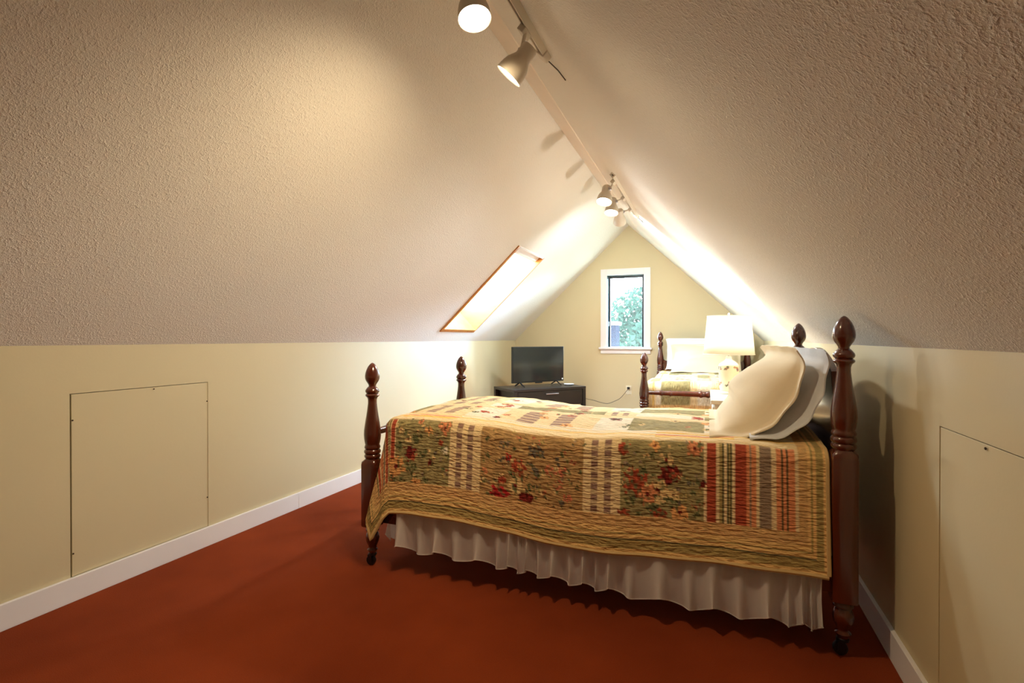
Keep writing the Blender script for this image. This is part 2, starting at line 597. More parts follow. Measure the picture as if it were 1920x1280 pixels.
def post_profile(lift):
    """lift 0.2 for head posts; (radius, z, squareness)"""
    L = lift
    P = [(0.016, 0.060, 0), (0.020, 0.072, 0), (0.026, 0.080, 0), (0.020, 0.088, 0), (0.020, 0.096, 0), (0.030, 0.118, 0), (0.034, 0.138, 0), (0.030, 0.158, 0),
         (0.024, 0.168, 0), (0.032, 0.174, 0), (0.032, 0.182, 0), (0.028, 0.188, 0), (0.041, 0.198, 8), (0.041, 0.205, 10), (0.041, 0.50 + L * 0.98, 10), (0.040, 0.515 + L, 8),
         (0.033, 0.528 + L, 0), (0.038, 0.535 + L, 0), (0.040, 0.541 + L, 0), (0.038, 0.547 + L, 0), (0.034, 0.551 + L, 0), (0.039, 0.556 + L, 0), (0.041, 0.563 + L, 0),
         (0.039, 0.570 + L, 0), (0.034, 0.575 + L, 0), (0.038, 0.580 + L, 0), (0.039, 0.586 + L, 0), (0.036, 0.593 + L, 0), (0.034, 0.598 + L, 0), (0.037, 0.606 + L, 0),
         (0.040, 0.625 + L, 0), (0.0415, 0.645 + L, 0), (0.0405, 0.668 + L, 0), (0.036, 0.70 + L, 0), (0.030, 0.735 + L, 0), (0.025, 0.77 + L, 0), (0.0215, 0.80 + L, 0),
         (0.0215, 0.818 + L, 0), (0.025, 0.829 + L, 0), (0.033, 0.836 + L, 0), (0.0345, 0.841 + L, 0), (0.031, 0.846 + L, 0), (0.027, 0.849 + L, 0), (0.032, 0.853 + L, 0),
         (0.0345, 0.860 + L, 0), (0.033, 0.866 + L, 0), (0.026, 0.876 + L, 0), (0.018, 0.884 + L, 0)]
    return P


FIN = [(0.018, 0.884), (0.0175, 0.889), (0.023, 0.899), (0.030, 0.909), (0.0345, 0.921), (0.0355, 0.932), (0.034, 0.946), (0.030, 0.961),
       (0.024, 0.975), (0.017, 0.986), (0.010, 0.994), (0.003, 0.999)]


def make_post(root, x, y, lift):
    P = post_profile(lift)
    T = Matrix.Translation((x, y, 0))
    o = MB().lathe([(p[0], p[1]) for p in P], 28, T, [p[2] for p in P]).build('post', MT['mahog'], root, 0, 50)
    MB().lathe([(r, z + lift) for r, z in FIN], 24, T).build('finial', MT['mahog'], o)
    c = MB().lathe([(0.010, -0.011), (0.022, -0.010), (0.024, -0.006), (0.024, 0.006), (0.022, 0.010), (0.010, 0.011)], 18,
                   Matrix.Translation((x - 0.008, y, 0.0245)) @ Matrix.Rotation(math.pi / 2, 4, 'X'))
    c.box(x - 0.018, x + 0.004, y - 0.017, y - 0.013, 0.018, 0.056)
    c.box(x - 0.018, x + 0.004, y + 0.013, y + 0.017, 0.018, 0.056)
    c.lathe([(0.020, 0.052), (0.020, 0.060), (0.012, 0.066)], 14, T)
    c.build('caster', MT['rubber'], o)


def headboard_top(y):
    """height of the scrolled top edge at offset y from the middle"""
    a = abs(y) / (HY - 0.03)
    if a > 0.78:
        k = (a - 0.78) / 0.22
        return 0.99 - 0.17 * math.sin(min(1, k) * math.pi / 2) ** 0.6 + 0.055 * max(0, k - 0.55) / 0.45
    return 0.99 + 0.09 * math.cos(a / 0.78 * math.pi / 2) ** 0.8


def make_bed(name, loc, rz, label):
    root = empty(name, loc, rz)
    tag(root, label, 'bed', 'twin four poster beds')
    for sx in (-1, 1):
        for sy in (-1, 1):
            make_post(root, sx * HX, sy * HY, 0.2 if sx > 0 else 0.0)
    n = 60
    ys = [-(HY - 0.03) + 2 * (HY - 0.03) * i / n for i in range(n + 1)]
    poly = [(y, headboard_top(y)) for y in ys] + [(ys[-1], 0.42), (ys[0], 0.42)]
    MB().prism(poly, lambda u, v, w: Vector((HX - 0.012 + w, u, v)), 0.024).build('headboard', MT['mahog'], root, 0.003)
    MB().box(HX - 0.014, HX + 0.014, -HY + 0.03, HY - 0.03, 0.22, 0.34).build('head_rail', MT['mahog'], root, 0.003)
    MB().box(-HX - 0.014, -HX + 0.014, -HY + 0.03, HY - 0.03, 0.22, 0.34).build('foot_rail', MT['mahog'], root, 0.003)
    prof = []
    Lr = 2 * (HY - 0.034)
    for i in range(91):
        q = i / 90
        r = 0.017 + 0.007 * math.sin(math.pi * q)
        for c in (0.12, 0.20, 0.47, 0.53, 0.80, 0.88):
            r += 0.009 * math.exp(-((q - c) / 0.008) ** 2)
        prof.append((r, -Lr / 2 + Lr * q))
    MB().lathe(prof, 16, Matrix.Translation((-HX, 0, 0.655)) @ Matrix.Rotation(-math.pi / 2, 4, 'X')).build('blanket_rail', MT['mahog'], root)
    for sy in (-1, 1):
        MB().box(-HX + 0.035, HX - 0.035, sy * HY - 0.013, sy * HY + 0.013, 0.22, 0.34).build('side_rail', MT['mahog'], root, 0.003)
    return root


BED1 = (-0.55, 2.585, 0)
BED2 = (-0.045, 5.50, 0)
RZ2 = math.radians(91.0)
make_bed('four_poster_bed', BED1, 0, 'near mahogany four poster bed with acorn finials, headboard at right wall')
make_bed('four_poster_bed', BED2, RZ2, 'far mahogany four poster bed with its head against the window wall')


def rounded_box(name, mat, x0, x1, y0, y1, z0, z1, r, loc, rz):
    o = MB().box(x0, x1, y0, y1, z0, z1).build(name, mat)
    b = o.modifiers.new('bevel', 'BEVEL')
    b.width = r
    b.segments = 4
    o.location = loc
    o.rotation_euler = (0, 0, rz)
    return o


for loc, rz, w_ in ((BED1, 0, 'near'), (BED2, RZ2, 'far')):
    o = rounded_box('mattress', MT['mattress'], -0.895, 0.955, -0.455, 0.455, 0.27, 0.69, 0.045, loc, rz)
    tag(o, 'white mattress under the quilt of the %s bed' % w_, 'mattress', 'twin mattresses')

# ---- quilts
XH = 0.945                    # head end of the quilt, bed space
XF, YS = -0.875, 0.445        # edges where it starts to bend
RB = 0.055                    # bend radius
TOP = 0.722
DROP_S, DROP_F = 0.475, 0.36  # cloth past the bend start
AL = XH - XF + DROP_F
BL = YS + DROP_S
PATCH_Y = 2.055


def px_a(px):
    p = on_y(px, 900, PATCH_Y)
    return XH - (p.x - BED1[0])


def value_noise(u, v, seed, freq):
    r = np.random.default_rng(seed)
    g = r.random((128, 128))
    x, y = u * freq, v * freq
    xi, yi = np.floor(x).astype(int), np.floor(y).astype(int)
    fx, fy = x - xi, y - yi
    fx, fy = fx * fx * (3 - 2 * fx), fy * fy * (3 - 2 * fy)
    A = g[xi % 128, yi % 128]; B = g[(xi + 1) % 128, yi % 128]
    C = g[xi % 128, (yi + 1) % 128]; D = g[(xi + 1) % 128, (yi + 1) % 128]
    return (A * (1 - fx) + B * fx) * (1 - fy) + (C * (1 - fx) + D * fx) * fy


L3 = lambda *c: np.array(lin(*c))
QC = dict(green=L3(134, 122, 84), tan=L3(158, 126, 84), cream=L3(232, 206, 158), plum=L3(128, 100, 88), border=L3(186, 148, 100), olive=L3(150, 130, 82),
          dark=L3(66, 66, 48), red=L3(152, 68, 48), orange=L3(192, 124, 86), taupe=L3(132, 112, 94), bind=L3(216, 178, 118), yellow=L3(222, 180, 96),
          crimson=L3(160, 38, 42), maroon=L3(106, 34, 30), peach=L3(216, 158, 100), pale=L3(222, 190, 134), leaf=L3(88, 90, 60), pink=L3(178, 104, 78),
          grey=L3(98, 90, 78), white=L3(236, 222, 196))


def stripes_lookup(t, seq):
    """t in 0..1 across a strip; seq: (end, colour)"""
    out = np.zeros(t.shape + (3,))
    lo = 0.0
    for hi, c in seq:
        out[(t >= lo) & (t <= hi)] = QC[c]
        lo = hi
    return out


STRIPE = [(0.03, 'cream'), (0.075, 'red'), (0.085, 'cream'), (0.13, 'red'), (0.17, 'cream'), (0.20, 'olive'), (0.215, 'dark'), (0.25, 'cream'), (0.265, 'dark'), (0.29, 'olive'),
          (0.305, 'dark'), (0.345, 'cream'), (0.39, 'red'), (0.40, 'cream'), (0.46, 'red'), (0.50, 'orange'), (0.515, 'taupe'), (0.57, 'orange'), (0.61, 'cream'),
          (0.72, 'taupe'), (0.78, 'cream'), (0.83, 'orange'), (0.845, 'dark'), (0.885, 'orange'), (0.90, 'dark'), (0.97, 'orange'), (1.0, 'cream')]
BORDER = [(0.15, 'bind'), (0.36, 'olive'), (0.385, 'dark'), (0.53, 'bind'), (0.55, 'olive'), (0.70, 'bind'), (1.01, 'border')]

# flowers of the side in view: photo pixel offsets in a 1920-wide crop of 700..1380 x 730..1000
FLOWERS_G1 = [(110, 440, 50, 'peach'), (130, 250, 17, 'pale'), (280, 260, 22, 'peach'), (365, 245, 36, 'orange'), (345, 325, 13, 'red'), (370, 365, 18, 'white'), (180, 375, 36, 'maroon'),
              (200, 400, 14, 'red'), (295, 430, 16, 'maroon'), (215, 530, 22, 'peach'), (170, 300, 20, 'pale'), (90, 520, 22, 'leaf'), (140, 520, 22, 'leaf'), (230, 215, 16, 'orange'), (60, 400, 30, 'peach'), (120, 330, 22, 'leaf'), (210, 300, 22, 'leaf'), (250, 380, 24, 'leaf'), (190, 450, 30, 'leaf'), (60, 500, 24, 'olive')]
FLOWERS_T = [(660, 570, 40, 'crimson'), (800, 590, 36, 'maroon'), (745, 520, 40, 'pale'), (760, 420, 38, 'red'), (765, 425, 14, 'peach'), (680, 500, 20, 'red'), (705, 375, 18, 'crimson'),
             (690, 395, 24, 'grey'), (855, 335, 34, 'grey'), (680, 310, 26, 'taupe'), (930, 440, 25, 'pink'), (1000, 440, 20, 'pink'), (975, 510, 24, 'pink'), (1025, 572, 20, 'pink'),
             (580, 460, 15, 'orange'), (1050, 390, 12, 'pink'), (850, 440, 20, 'grey'), (830, 530, 20, 'leaf'), (600, 590, 22, 'leaf'), (720, 460, 20, 'leaf')]
FLOWERS_G2 = [(1395, 510, 52, 'red'), (1500, 555, 55, 'pale'), (1450, 570, 38, 'orange'), (1570, 470, 44, 'maroon'), (1590, 480, 20, 'red'), (1625, 672, 35, 'peach'), (1510, 700, 34, 'red'),
              (1320, 330, 24, 'red'), (1490, 320, 22, 'peach'), (1700, 340, 30, 'orange'), (1550, 400, 26, 'pale'), (1330, 665, 24, 'red'), (1590, 580, 24, 'pale'), (1740, 530, 14, 'maroon'),
              (1640, 590, 22, 'olive'), (1430, 440, 20, 'leaf'), (1360, 600, 22, 'leaf'), (1560, 620, 22, 'leaf'), (1480, 650, 24, 'leaf'), (1400, 680, 20, 'leaf')]


def side_flowers():
    out = []
    for cx, cy, r, c in FLOWERS_G1 + FLOWERS_T + FLOWERS_G2:
        p = on_y(700 + 0.354 * cx, 730 + 0.354 * cy, PATCH_Y)
        out.append((XH - (p.x - BED1[0]), max(0.15, p.z - 0.265), r * 0.354 * 2.1 / F_PX, c))
    return out


def paint_flower(colr, a, p, fa, fp, fr, c, k):
    da, dp = a - fa, p - fp
    sel = (np.abs(da) < fr * 1.5) & (np.abs(dp) < fr * 1.5)
    if not sel.any():
        return
    d = np.hypot(da[sel], dp[sel]) / fr
    ang = np.arctan2(dp[sel], da[sel])
    rim = 0.95 + 0.13 * np.sin(ang * 6 + k * 1.7) + 0.75 * (value_noise(a[sel] + 3, p[sel] + 3, 5, 90) - 0.5)
    n = value_noise(a[sel], p[sel], 11 + k % 7, 130)
    base = QC[c]
    shade = 0.45 + 0.95 * n + 0.25 * np.sin(d * 10 + ang * 3)
    col = base[None, :] * shade[:, None]
    mix = np.clip((value_noise(a[sel] + 7, p[sel] + 1, 33 + k % 3, 75) - 0.62) * 4, 0, 1)[:, None]
    col = col * (1 - mix) + QC['leaf'][None, :] * mix
    m_ = d < rim
    if c in ('leaf', 'grey', 'pink', 'taupe', 'olive'):
        m_ &= value_noise(a[sel] + 9, p[sel], 21 + k % 5, 110) > 0.42
    idx = np.argwhere(sel)[m_]
    colr[idx[:, 0], idx[:, 1]] = np.clip(col[m_], 0, 1)
    core = d < 0.22
    idx = np.argwhere(sel)[core & m_]
    if c in ('white', 'peach', 'pale', 'orange'):
        colr[idx[:, 0], idx[:, 1]] = QC['maroon' if c != 'white' else 'dark'] * 0.9


def quilt_colour(A, Bq):
    """A: metres from the head end, Bq: signed metres from the middle"""
    p = BL - np.abs(Bq)
    col = np.zeros(A.shape + (3,))
    edges = [px_a(x) for x in (1499, 1321, 1163, 1091, 897, 838, 737)]   # stripes, green, plaid, tan, plaid, green
    a0, a1, a2, a3, a4, a5, a6 = edges
    nz = value_noise(A, p, 3, 60)

    def plaid(t, q):
        c = stripes_lookup(t, [(0.24, 'cream'), (0.42, 'plum'), (0.60, 'cream'), (0.78, 'plum'), (1.01, 'cream')])
        chk = (np.mod(q, 0.044) < 0.020) & (((t > 0.24) & (t < 0.42)) | ((t > 0.60) & (t < 0.78)))
        c[chk] = c[chk] * 0.55 + QC['cream'] * 0.35
        return c

    def row(lo, hi, kinds, seed):
        """one row of patches between p = lo and hi"""
        in_r = (p >= lo) & (p < hi)
        for (e0, e1), kd in zip([(a0, a1), (a1, a2), (a2, a3), (a3, a4), (a4, a5), (a5, a6), (a6, AL)], kinds):
            s = in_r & (A >= e0) & (A < e1)
            if not s.any():
                continue
            t = (A[s] - e0) / (e1 - e0)
            if kd == 's':
                col[s] = stripes_lookup(1 - t, STRIPE)
            elif kd == 'c':
                v = 0.85 + 0.25 * value_noise(A[s], p[s], seed, 40)
                col[s] = QC['white'][None, :] * v[:, None]
            elif kd == 'p':
                col[s] = plaid(t, p[s])
            elif kd == 'l':
                col[s] = stripes_lookup((A[s] - e0) / 0.20 % 1.0, STRIPE)
            else:
                v = 0.78 + 0.44 * value_noise(A[s], p[s], seed, 70)
                col[s] = QC['green' if kd == 'g' else 'tan'][None, :] * v[:, None]

    top0 = 0.145 + 0.30
    row(0.145, top0, 'sgptpgl', 4)
    # sashing over the edge, then rows across the top
    s = (p >= top0) & (p < top0 + 0.03)
    col[s] = QC['cream']
    row(top0 + 0.03, top0 + 0.13, 'sllllsl', 6)
    s = (p >= top0 + 0.03) & (p < top0 + 0.13)
    tt = (p[s] - top0 - 0.03) / 0.10
    seg = np.floor(A[s] / 0.30).astype(int) % 4
    cs = stripes_lookup(tt, [(0.22, 'yellow'), (0.30, 'cream'), (0.48, 'orange'), (0.56, 'white'), (0.74, 'yellow'), (0.80, 'white'), (1.01, 'cream')])
    cs2 = stripes_lookup(tt, [(0.30, 'cream'), (0.42, 'yellow'), (0.55, 'cream'), (0.75, 'white'), (0.85, 'pale'), (1.01, 'white')])
    cs[seg != 1] = cs2[seg != 1]
    col[s] = cs
    row(top0 + 0.13, top0 + 0.36, 'cgcpcpg', 8)
    s = p >= top0 + 0.36
    col[s] = QC['cream'] * (0.9 + 0.2 * nz[s])[:, None]
    row(top0 + 0.42, 2.0, 'gcpgcpc', 9)
    # sprigs and leaves scattered over the floral patches
    rs = np.random.default_rng(5)
    for k in range(330):
        fa, fp = rs.uniform(a1, a6), rs.uniform(0.15, 0.44)
        if a2 < fa < a3 or a4 < fa < a5:
            continue
        paint_flower(col, A, p, fa, fp, rs.uniform(0.006, 0.013), ['leaf', 'olive', 'leaf', 'taupe', 'grey', 'olive', 'pale', 'pink'][k % 8], k)
    for k, (fa, fp, fr, c) in enumerate(side_flowers()):
        for _ in (0,):
            paint_flower(col, A, p, fa, fp, fr * 1.25, c, k)
    r = np.random.default_rng(31)
    for k in range(30):
        fa, fp = r.uniform(0.3, AL - 0.2), r.uniform(top0 + 0.14, top0 + 0.46)
        c = ['peach', 'red', 'pale', 'maroon', 'leaf', 'pink', 'orange'][k % 7]
        paint_flower(col, A, p, fa, fp, r.uniform(0.012, 0.03), c, k)
    # border all round
    pb = np.minimum(np.minimum(p, A + 0.0 + np.where(A < a0, (0.145 - a0), 9.0)), AL - A)
    pb = np.where(A < a0, np.minimum(p, A * 0.145 / a0), np.minimum(p, (AL - A)))
    s = pb < 0.145
    col[s] = stripes_lookup(pb[s] / 0.145, BORDER) * (0.9 + 0.2 * nz[s])[:, None]
    grain = 0.90 + 0.20 * value_noise(A, Bq + 5, 17, 210)
    col = col * grain[..., None] * 1.5
    return col / np.maximum(1.0, col.max(-1, keepdims=True) / 0.86)


def bend(d):
    """cloth running over an edge: horizontal run and drop after d metres past the bend start"""
    q = RB * math.pi / 2
    h = np.where(d <= 0, d, np.where(d < q, RB * np.sin(np.clip(d, 0, q) / RB), RB))
    v = np.where(d <= 0, 0.0, np.where(d < q, RB * (1 - np.cos(np.clip(d, 0, q) / RB)), RB + (d - q)))
    return h, v


def quilt_shape(A, Bq):
    x_free = XH - A
    da = np.maximum(XF - x_free, 0)
    db = np.maximum(np.abs(Bq) - YS, 0)
    d = np.hypot(da, db)
    phi = np.arctan2(da, np.maximum(db, 1e-9))
    phi = np.where(d < 1e-9, 0, phi)
    h, v = bend(d)
    sg = np.sign(Bq)
    # hem flares outwards a little, folds gather at the foot corners
    lower = np.clip((d - 0.10) / 0.40, 0, 1)
    corner = np.sin(np.clip(2 * phi, 0, math.pi)) ** 1.5
    wave = 0.007 * np.sin(x_free * 9.0 + 0.6) + 0.004 * np.sin(x_free * 23.0 + 1.1 + db * 6)
    h = h + np.where(phi < 0.8, 0.030, 0.0) * lower + lower * np.where(db > 0, wave, 0) * (phi < 0.8) + 0.050 * corner * lower
    fold = 0.014 * np.sin(phi * 9.0) * corner * lower
    h = h + fold
    hx = np.where(phi > 0.95, np.minimum(h, 0.062), h)
    x = np.where(da > 0, XF - hx * np.sin(phi), x_free)
    y = np.where(db > 0, YS + h * np.cos(phi), np.abs(Bq)) * sg
    y = np.where(db > 0, y, Bq)
    # gentle rise and fall of the top
    crown = 0.012 * np.cos(np.clip(Bq / YS, -1, 1) * math.pi / 2)
    bulge = 0.020 * np.exp(-((x_free + 0.62) / 0.30) ** 2) - 0.018 * np.exp(-((x_free + 0.05) / 0.35) ** 2) * np.clip(np.abs(Bq) / YS, 0, 1) ** 2
    rum = 0.009 * (value_noise(A + 1, Bq + 2, 41, 7) - 0.5) + 0.005 * (value_noise(A + 1, Bq + 2, 42, 22) - 0.5)
    hem = 1.0 + 0.018 * np.sin(x_free * 5.2 + 0.4) * lower - 0.02 * lower * np.exp(-((x_free + 0.80) / 0.18) ** 2)
    z = TOP + crown + bulge + rum * (v < 0.08) - v * hem
    return x, y, z


def make_quilt(name, step, loc, rz, label, group):
    na, nb = int(AL / step), int(2 * BL / step)
    a = np.linspace(0, AL, na + 1)
    bq = np.linspace(-BL, BL, nb + 1)
    A, Bq = np.meshgrid(a, bq, indexing='ij')
    X, Y, Z = quilt_shape(A, Bq)
    C = quilt_colour(A, Bq)
    me = bpy.data.meshes.new(name)
    V = np.stack([X, Y, Z], -1).reshape(-1, 3)
    i = np.arange(na)[:, None] * (nb + 1) + np.arange(nb)[None, :]
    Q = np.stack([i, i + 1, i + nb + 2, i + nb + 1], -1).reshape(-1, 4)
    me.vertices.add(len(V)); me.vertices.foreach_set('co', V.astype(np.float32).ravel())
    me.loops.add(Q.size); me.loops.foreach_set('vertex_index', Q.astype(np.int32).ravel())
    me.polygons.add(len(Q)); me.polygons.foreach_set('loop_start', np.arange(0, Q.size, 4, dtype=np.int32))
    me.polygons.foreach_set('loop_total', np.full(len(Q), 4, dtype=np.int32))
    me.polygons.foreach_set('use_smooth', np.ones(len(Q), dtype=bool))
    me.update(calc_edges=True)
    at = me.color_attributes.new('pattern', 'FLOAT_COLOR', 'POINT')
    at.data.foreach_set('color', np.concatenate([C.reshape(-1, 3), np.ones((len(V), 1))], 1).astype(np.float32).ravel())
    uv = me.uv_layers.new(name='UVMap')
    UV = np.stack([A, Bq], -1).reshape(-1, 2)[Q.ravel()]
    uv.data.foreach_set('uv', UV.astype(np.float32).ravel())
    me.materials.append(MT['quilt'])
    root = empty(name, loc, rz)
    tag(root, label, 'quilt', group)
    o = bpy.data.objects.new('cover', me)
    COL.objects.link(o)
    o.parent = root
    s = o.modifiers.new('thickness', 'SOLIDIFY')
    s.thickness = 0.008
    s.offset = 0
    G = np.stack([X, Y, Z], -1)
    k = max(1, int(0.02 / step))
    loop = list(G[::k, 0]) + list(G[-1, ::k]) + list(G[::-k, -1]) + list(G[0, ::-k])
    pts = [Vector(q) for q in loop]
    clean = [pts[0]]
    for q in pts[1:]:
        if (q - clean[-1]).length > 0.006:
            clean.append(q)
    MB().tube(clean, 0.0085, 6).build('binding', MT['binding'], root)
    return root


make_quilt('patchwork_quilt', 0.0055, BED1, 0, 'floral and striped patchwork quilt draped over the near bed', 'matching patchwork quilts')
make_quilt('patchwork_quilt', 0.014, BED2, RZ2, 'floral patchwork quilt on the far bed beside the window wall', 'matching patchwork quilts')


# ---- bed skirts
def make_skirt(name, loc, rz, label):
    root = empty(name, loc, rz)
    tag(root, label, 'bed skirt', 'gathered white bed skirts')
    r = random.Random(3)

    def strip(p0, p1, out, nm):
        L = (Vector(p1) - Vector(p0)).length
        t = (Vector(p1) - Vector(p0)).normalized()
        n = int(L / 0.005)
        rows = 12
        phase, ph = [], 0.0
        for i in range(n + 1):
            ph += 0.005 / (0.080 + 0.030 * math.sin(i * 0.031) + 0.022 * math.sin(i * 0.083 + 1)) * 2 * math.pi
            phase.append(ph)
        vs, fs = [], []
        for j in range(rows + 1):
            q = j / rows
            for i in range(n + 1):
                f = math.sin(phase[i])
                f = math.copysign(abs(f) ** 0.7, f) + 0.45 * math.sin(phase[i] * 0.5 + 1.3)
                amp = 0.004 + 0.020 * q * q
                off = amp * f + 0.010 * q
                z1 = 0.118 - 0.03 * i / n + 0.012 * math.sin(phase[i] * 0.5 + 0.4) + 0.010 * f + 0.008 * math.sin(i * 0.02)
                z = 0.345 + (z1 - 0.345) * q
                slide = 0.008 * math.cos(phase[i]) * q
                p = Vector(p0) + t * (L * i / n + slide) + Vector(out) * off
                vs.append((p.x, p.y, z))
        for j in range(rows):
            for i in range(n):
                k = j * (n + 1) + i
                fs.append((k, k + 1, k + n + 2, k + n + 1))
        o = MB().add(vs, fs, True).build(nm, MT['sheer'], root, 0, 180)
        hem = [Vector(vs[rows * (n + 1) + i]) for i in range(0, n + 1)]
        MB().tube(hem, 0.0022, 5).build('hem', MT['sheer'], o)
        return o

    strip((-0.84, -0.508, 0), (0.93, -0.508, 0), (0, -1, 0), 'ruffle')
    strip((0.93, 0.508, 0), (-0.84, 0.508, 0), (0, 1, 0), 'ruffle')
    strip((-0.955, 0.40, 0), (-0.955, -0.40, 0), (-1, 0, 0), 'ruffle')
    return root


make_skirt('bed_skirt', BED1, 0, 'gathered sheer white bed skirt below the near quilt')
make_skirt('bed_skirt', BED2, RZ2, 'gathered sheer white bed skirt of the far bed')


# ---- pillows: a mid line in the (x, z) plane of the bed, swept across, with belly and flange
def make_pillow(name, mat, line, y0, y1, T, loc, rz, label, seed=0, flange=0.045, group=None, skew=0.0, flop=0.02, yaw=0.0):
    line = [Vector((p[0], 0, p[1])) for p in line]
    seg = [0.0]
    for i in range(1, len(line)):
        seg.append(seg[-1] + (line[i] - line[i - 1]).length)
    L = seg[-1]

    def at(s):
        s = min(max(s, 0), L)
        for i in range(1, len(line)):
            if s <= seg[i] + 1e-9:
                q = (s - seg[i - 1]) / max(1e-6, seg[i] - seg[i - 1])
                # Catmull-Rom through the points
                P0 = line[max(i - 2, 0)]; P1 = line[i - 1]; P2 = line[i]; P3 = line[min(i + 1, len(line) - 1)]
                return 0.5 * ((2 * P1) + (P2 - P0) * q + (2 * P0 - 5 * P1 + 4 * P2 - P3) * q * q + (3 * P1 - P0 - 3 * P2 + P3) * q ** 3)
        return line[-1].copy()

    ns, ny = 44, 52
    Wd = y1 - y0
    rnd = random.Random(seed)
    k1, k2 = rnd.uniform(0, 6), rnd.uniform(0, 6)

    def side(sign):
        rows = []
        for i in range(ns + 1):
            u = i / ns
            p = at(u * L)
            tg = (at(min(L, u * L + 0.01)) - at(max(0, u * L - 0.01))).normalized()
            nrm = Vector((-tg.z, 0, tg.x))
            row = []
            for j in range(ny + 1):
                w = j / ny
                eu = min(u * L, (1 - u) * L) - flange
                ew = min(w * Wd, (1 - w) * Wd) - flange
                t = 0.0
                if eu > 0 and ew > 0:
                    a = min(1, eu / (0.5 * L - flange)); c = min(1, ew / (0.5 * Wd - flange))
                    t = T * 0.5 * (1 - (1 - a) ** 2.2) ** 0.62 * (1 - (1 - c) ** 2.2) ** 0.68
                    t *= 1 + 0.07 * math.sin(9 * u + k1 + 3 * w) * math.sin(7 * w + k2)
                t = sign * (t * (1.75 if sign > 0 else 0.12) + 0.0025)
                ed = max(0, -ew) / flange if flange else 0
                rip = 0.003 * math.sin(w * 23 + k1) * max(0, -eu) / flange + 0.0035 * math.sin(u * 27 + k2) * ed
                pinch = 0.02 * (1 - abs(2 * u - 1) ** 4)
                yy = y0 + Wd * w + (pinch if w < 0.5 else -pinch) * abs(2 * w - 1) ** 3 + skew * u
                q = p + nrm * (t + rip)
                q.z -= flop * ed * 0.5
                row.append((q.x + yaw * w * min(1, max(0, (q.z - 0.74) / 0.2)), yy, q.z))
            rows.append(row)
        return rows

    mb = MB()
    A_, B_ = side(1), side(-1)
    n = ny + 1
    vs = [q for r_ in A_ for q in r_] + [q for r_ in B_ for q in r_]
    off = len(A_) * n
    fs = []
    for i in range(ns):
        for j in range(ny):
            k = i * n + j
            fs.append((k, k + 1, k + n + 1, k + n))
            fs.append((off + k + n, off + k + n + 1, off + k + 1, off + k))
    for i in range(ns):
        for j in (0, ny):
            k = i * n + j
            fs.append((k, k + n, off + k + n, off + k))
    for j in range(ny):
        for i in (0, ns):
            k = i * n + j
            fs.append((k, k + 1, off + k + 1, off + k))
    o = mb.add(vs, fs, True).build(name, mat, None, 0, 80)
    o.location = loc
    o.rotation_euler = (0, 0, rz)
    tag(o, label, 'pillow', group)
    return o


# near bed (bed space: x towards headboard)
make_pillow('pillow', MT['pillow_white'], [(0.70, 0.742), (0.80, 0.752), (0.875, 0.795), (0.925, 0.865), (0.952, 0.95), (0.962, 1.03), (0.958, 1.078)], -0.43, 0.38, 0.12, BED1, 0,
            'greyish white flanged pillow leaning on the near headboard', 1, group='pillows on the near bed', yaw=-0.03)
make_pillow('pillow', MT['pillow_cream'], [(0.555, 0.738), (0.69, 0.745), (0.775, 0.79), (0.84, 0.87), (0.878, 0.96), (0.885, 1.03), (0.862, 1.085)], -0.415, 0.38, 0.18, BED1, 0,
            'plump cream flanged pillow in front on the near bed', 2, group='pillows on the near bed', yaw=-0.055)
# far bed
make_pillow('pillow', MT['pillow_white'], [(0.80, 0.76), (0.87, 0.80), (0.91, 0.90), (0.94, 1.00), (0.95, 1.12)], -0.40, 0.42, 0.15, BED2, RZ2,
            'upright white pillow against the far headboard', 3, flange=0.03, group='pillows on the far bed')
make_pillow('pillow', MT['pillow_cream'], [(0.50, 0.745), (0.64, 0.755), (0.76, 0.82), (0.83, 0.93), (0.85, 1.05)], -0.42, 0.36, 0.20, BED2, RZ2,
            'off white pillow slumped in front on the far bed', 4, flange=0.03, group='pillows on the far bed')

# ------------------------------------------------------------------ nightstand and lamp
NZ = 0.72
ns_ = empty('nightstand', (0.30, 3.90, 0)); tag(ns_, 'cream painted nightstand between the two beds', 'nightstand')
MB().box(-0.285, 0.285, -0.36, 0.36, NZ - 0.028, NZ).build('table_top', MT['cream'], ns_, 0.005)
MB().box(-0.26, 0.27, -0.335, 0.335, 0.16, NZ - 0.028).build('cabinet_body', MT['cream'], ns_, 0.003)
for z0, z1 in ((0.19, 0.42), (0.44, 0.67)):
    d = MB().box(-0.274, -0.26, -0.315, 0.315, z0, z1).build('drawer', MT['cream'], ns_, 0.003)
    MB().lathe([(0.006, 0), (0.006, 0.012), (0.013, 0.018), (0.013, 0.024), (0.006, 0.028)], 14,
               Matrix.Translation((-0.274, 0, (z0 + z1) / 2)) @ Matrix.Rotation(-math.pi / 2, 4, 'Y')).build('knob', MT['metal'], d)
for x in (-0.23, 0.24):
    for y in (-0.30, 0.30):
        MB().lathe([(0.014, 0), (0.024, 0.16)], 12, Matrix.Translation((x, y, 0))).build('leg', MT['cream'], ns_)

LP = (0.138, 4.0, NZ)
lamp = empty('table_lamp', LP); tag(lamp, 'lit table lamp with white drum shade and flowered ceramic base', 'lamp')
MB().lathe([(0.060, 0.0), (0.066, 0.004), (0.066, 0.014), (0.056, 0.022)], 28).build('foot', MT['cream'], lamp)


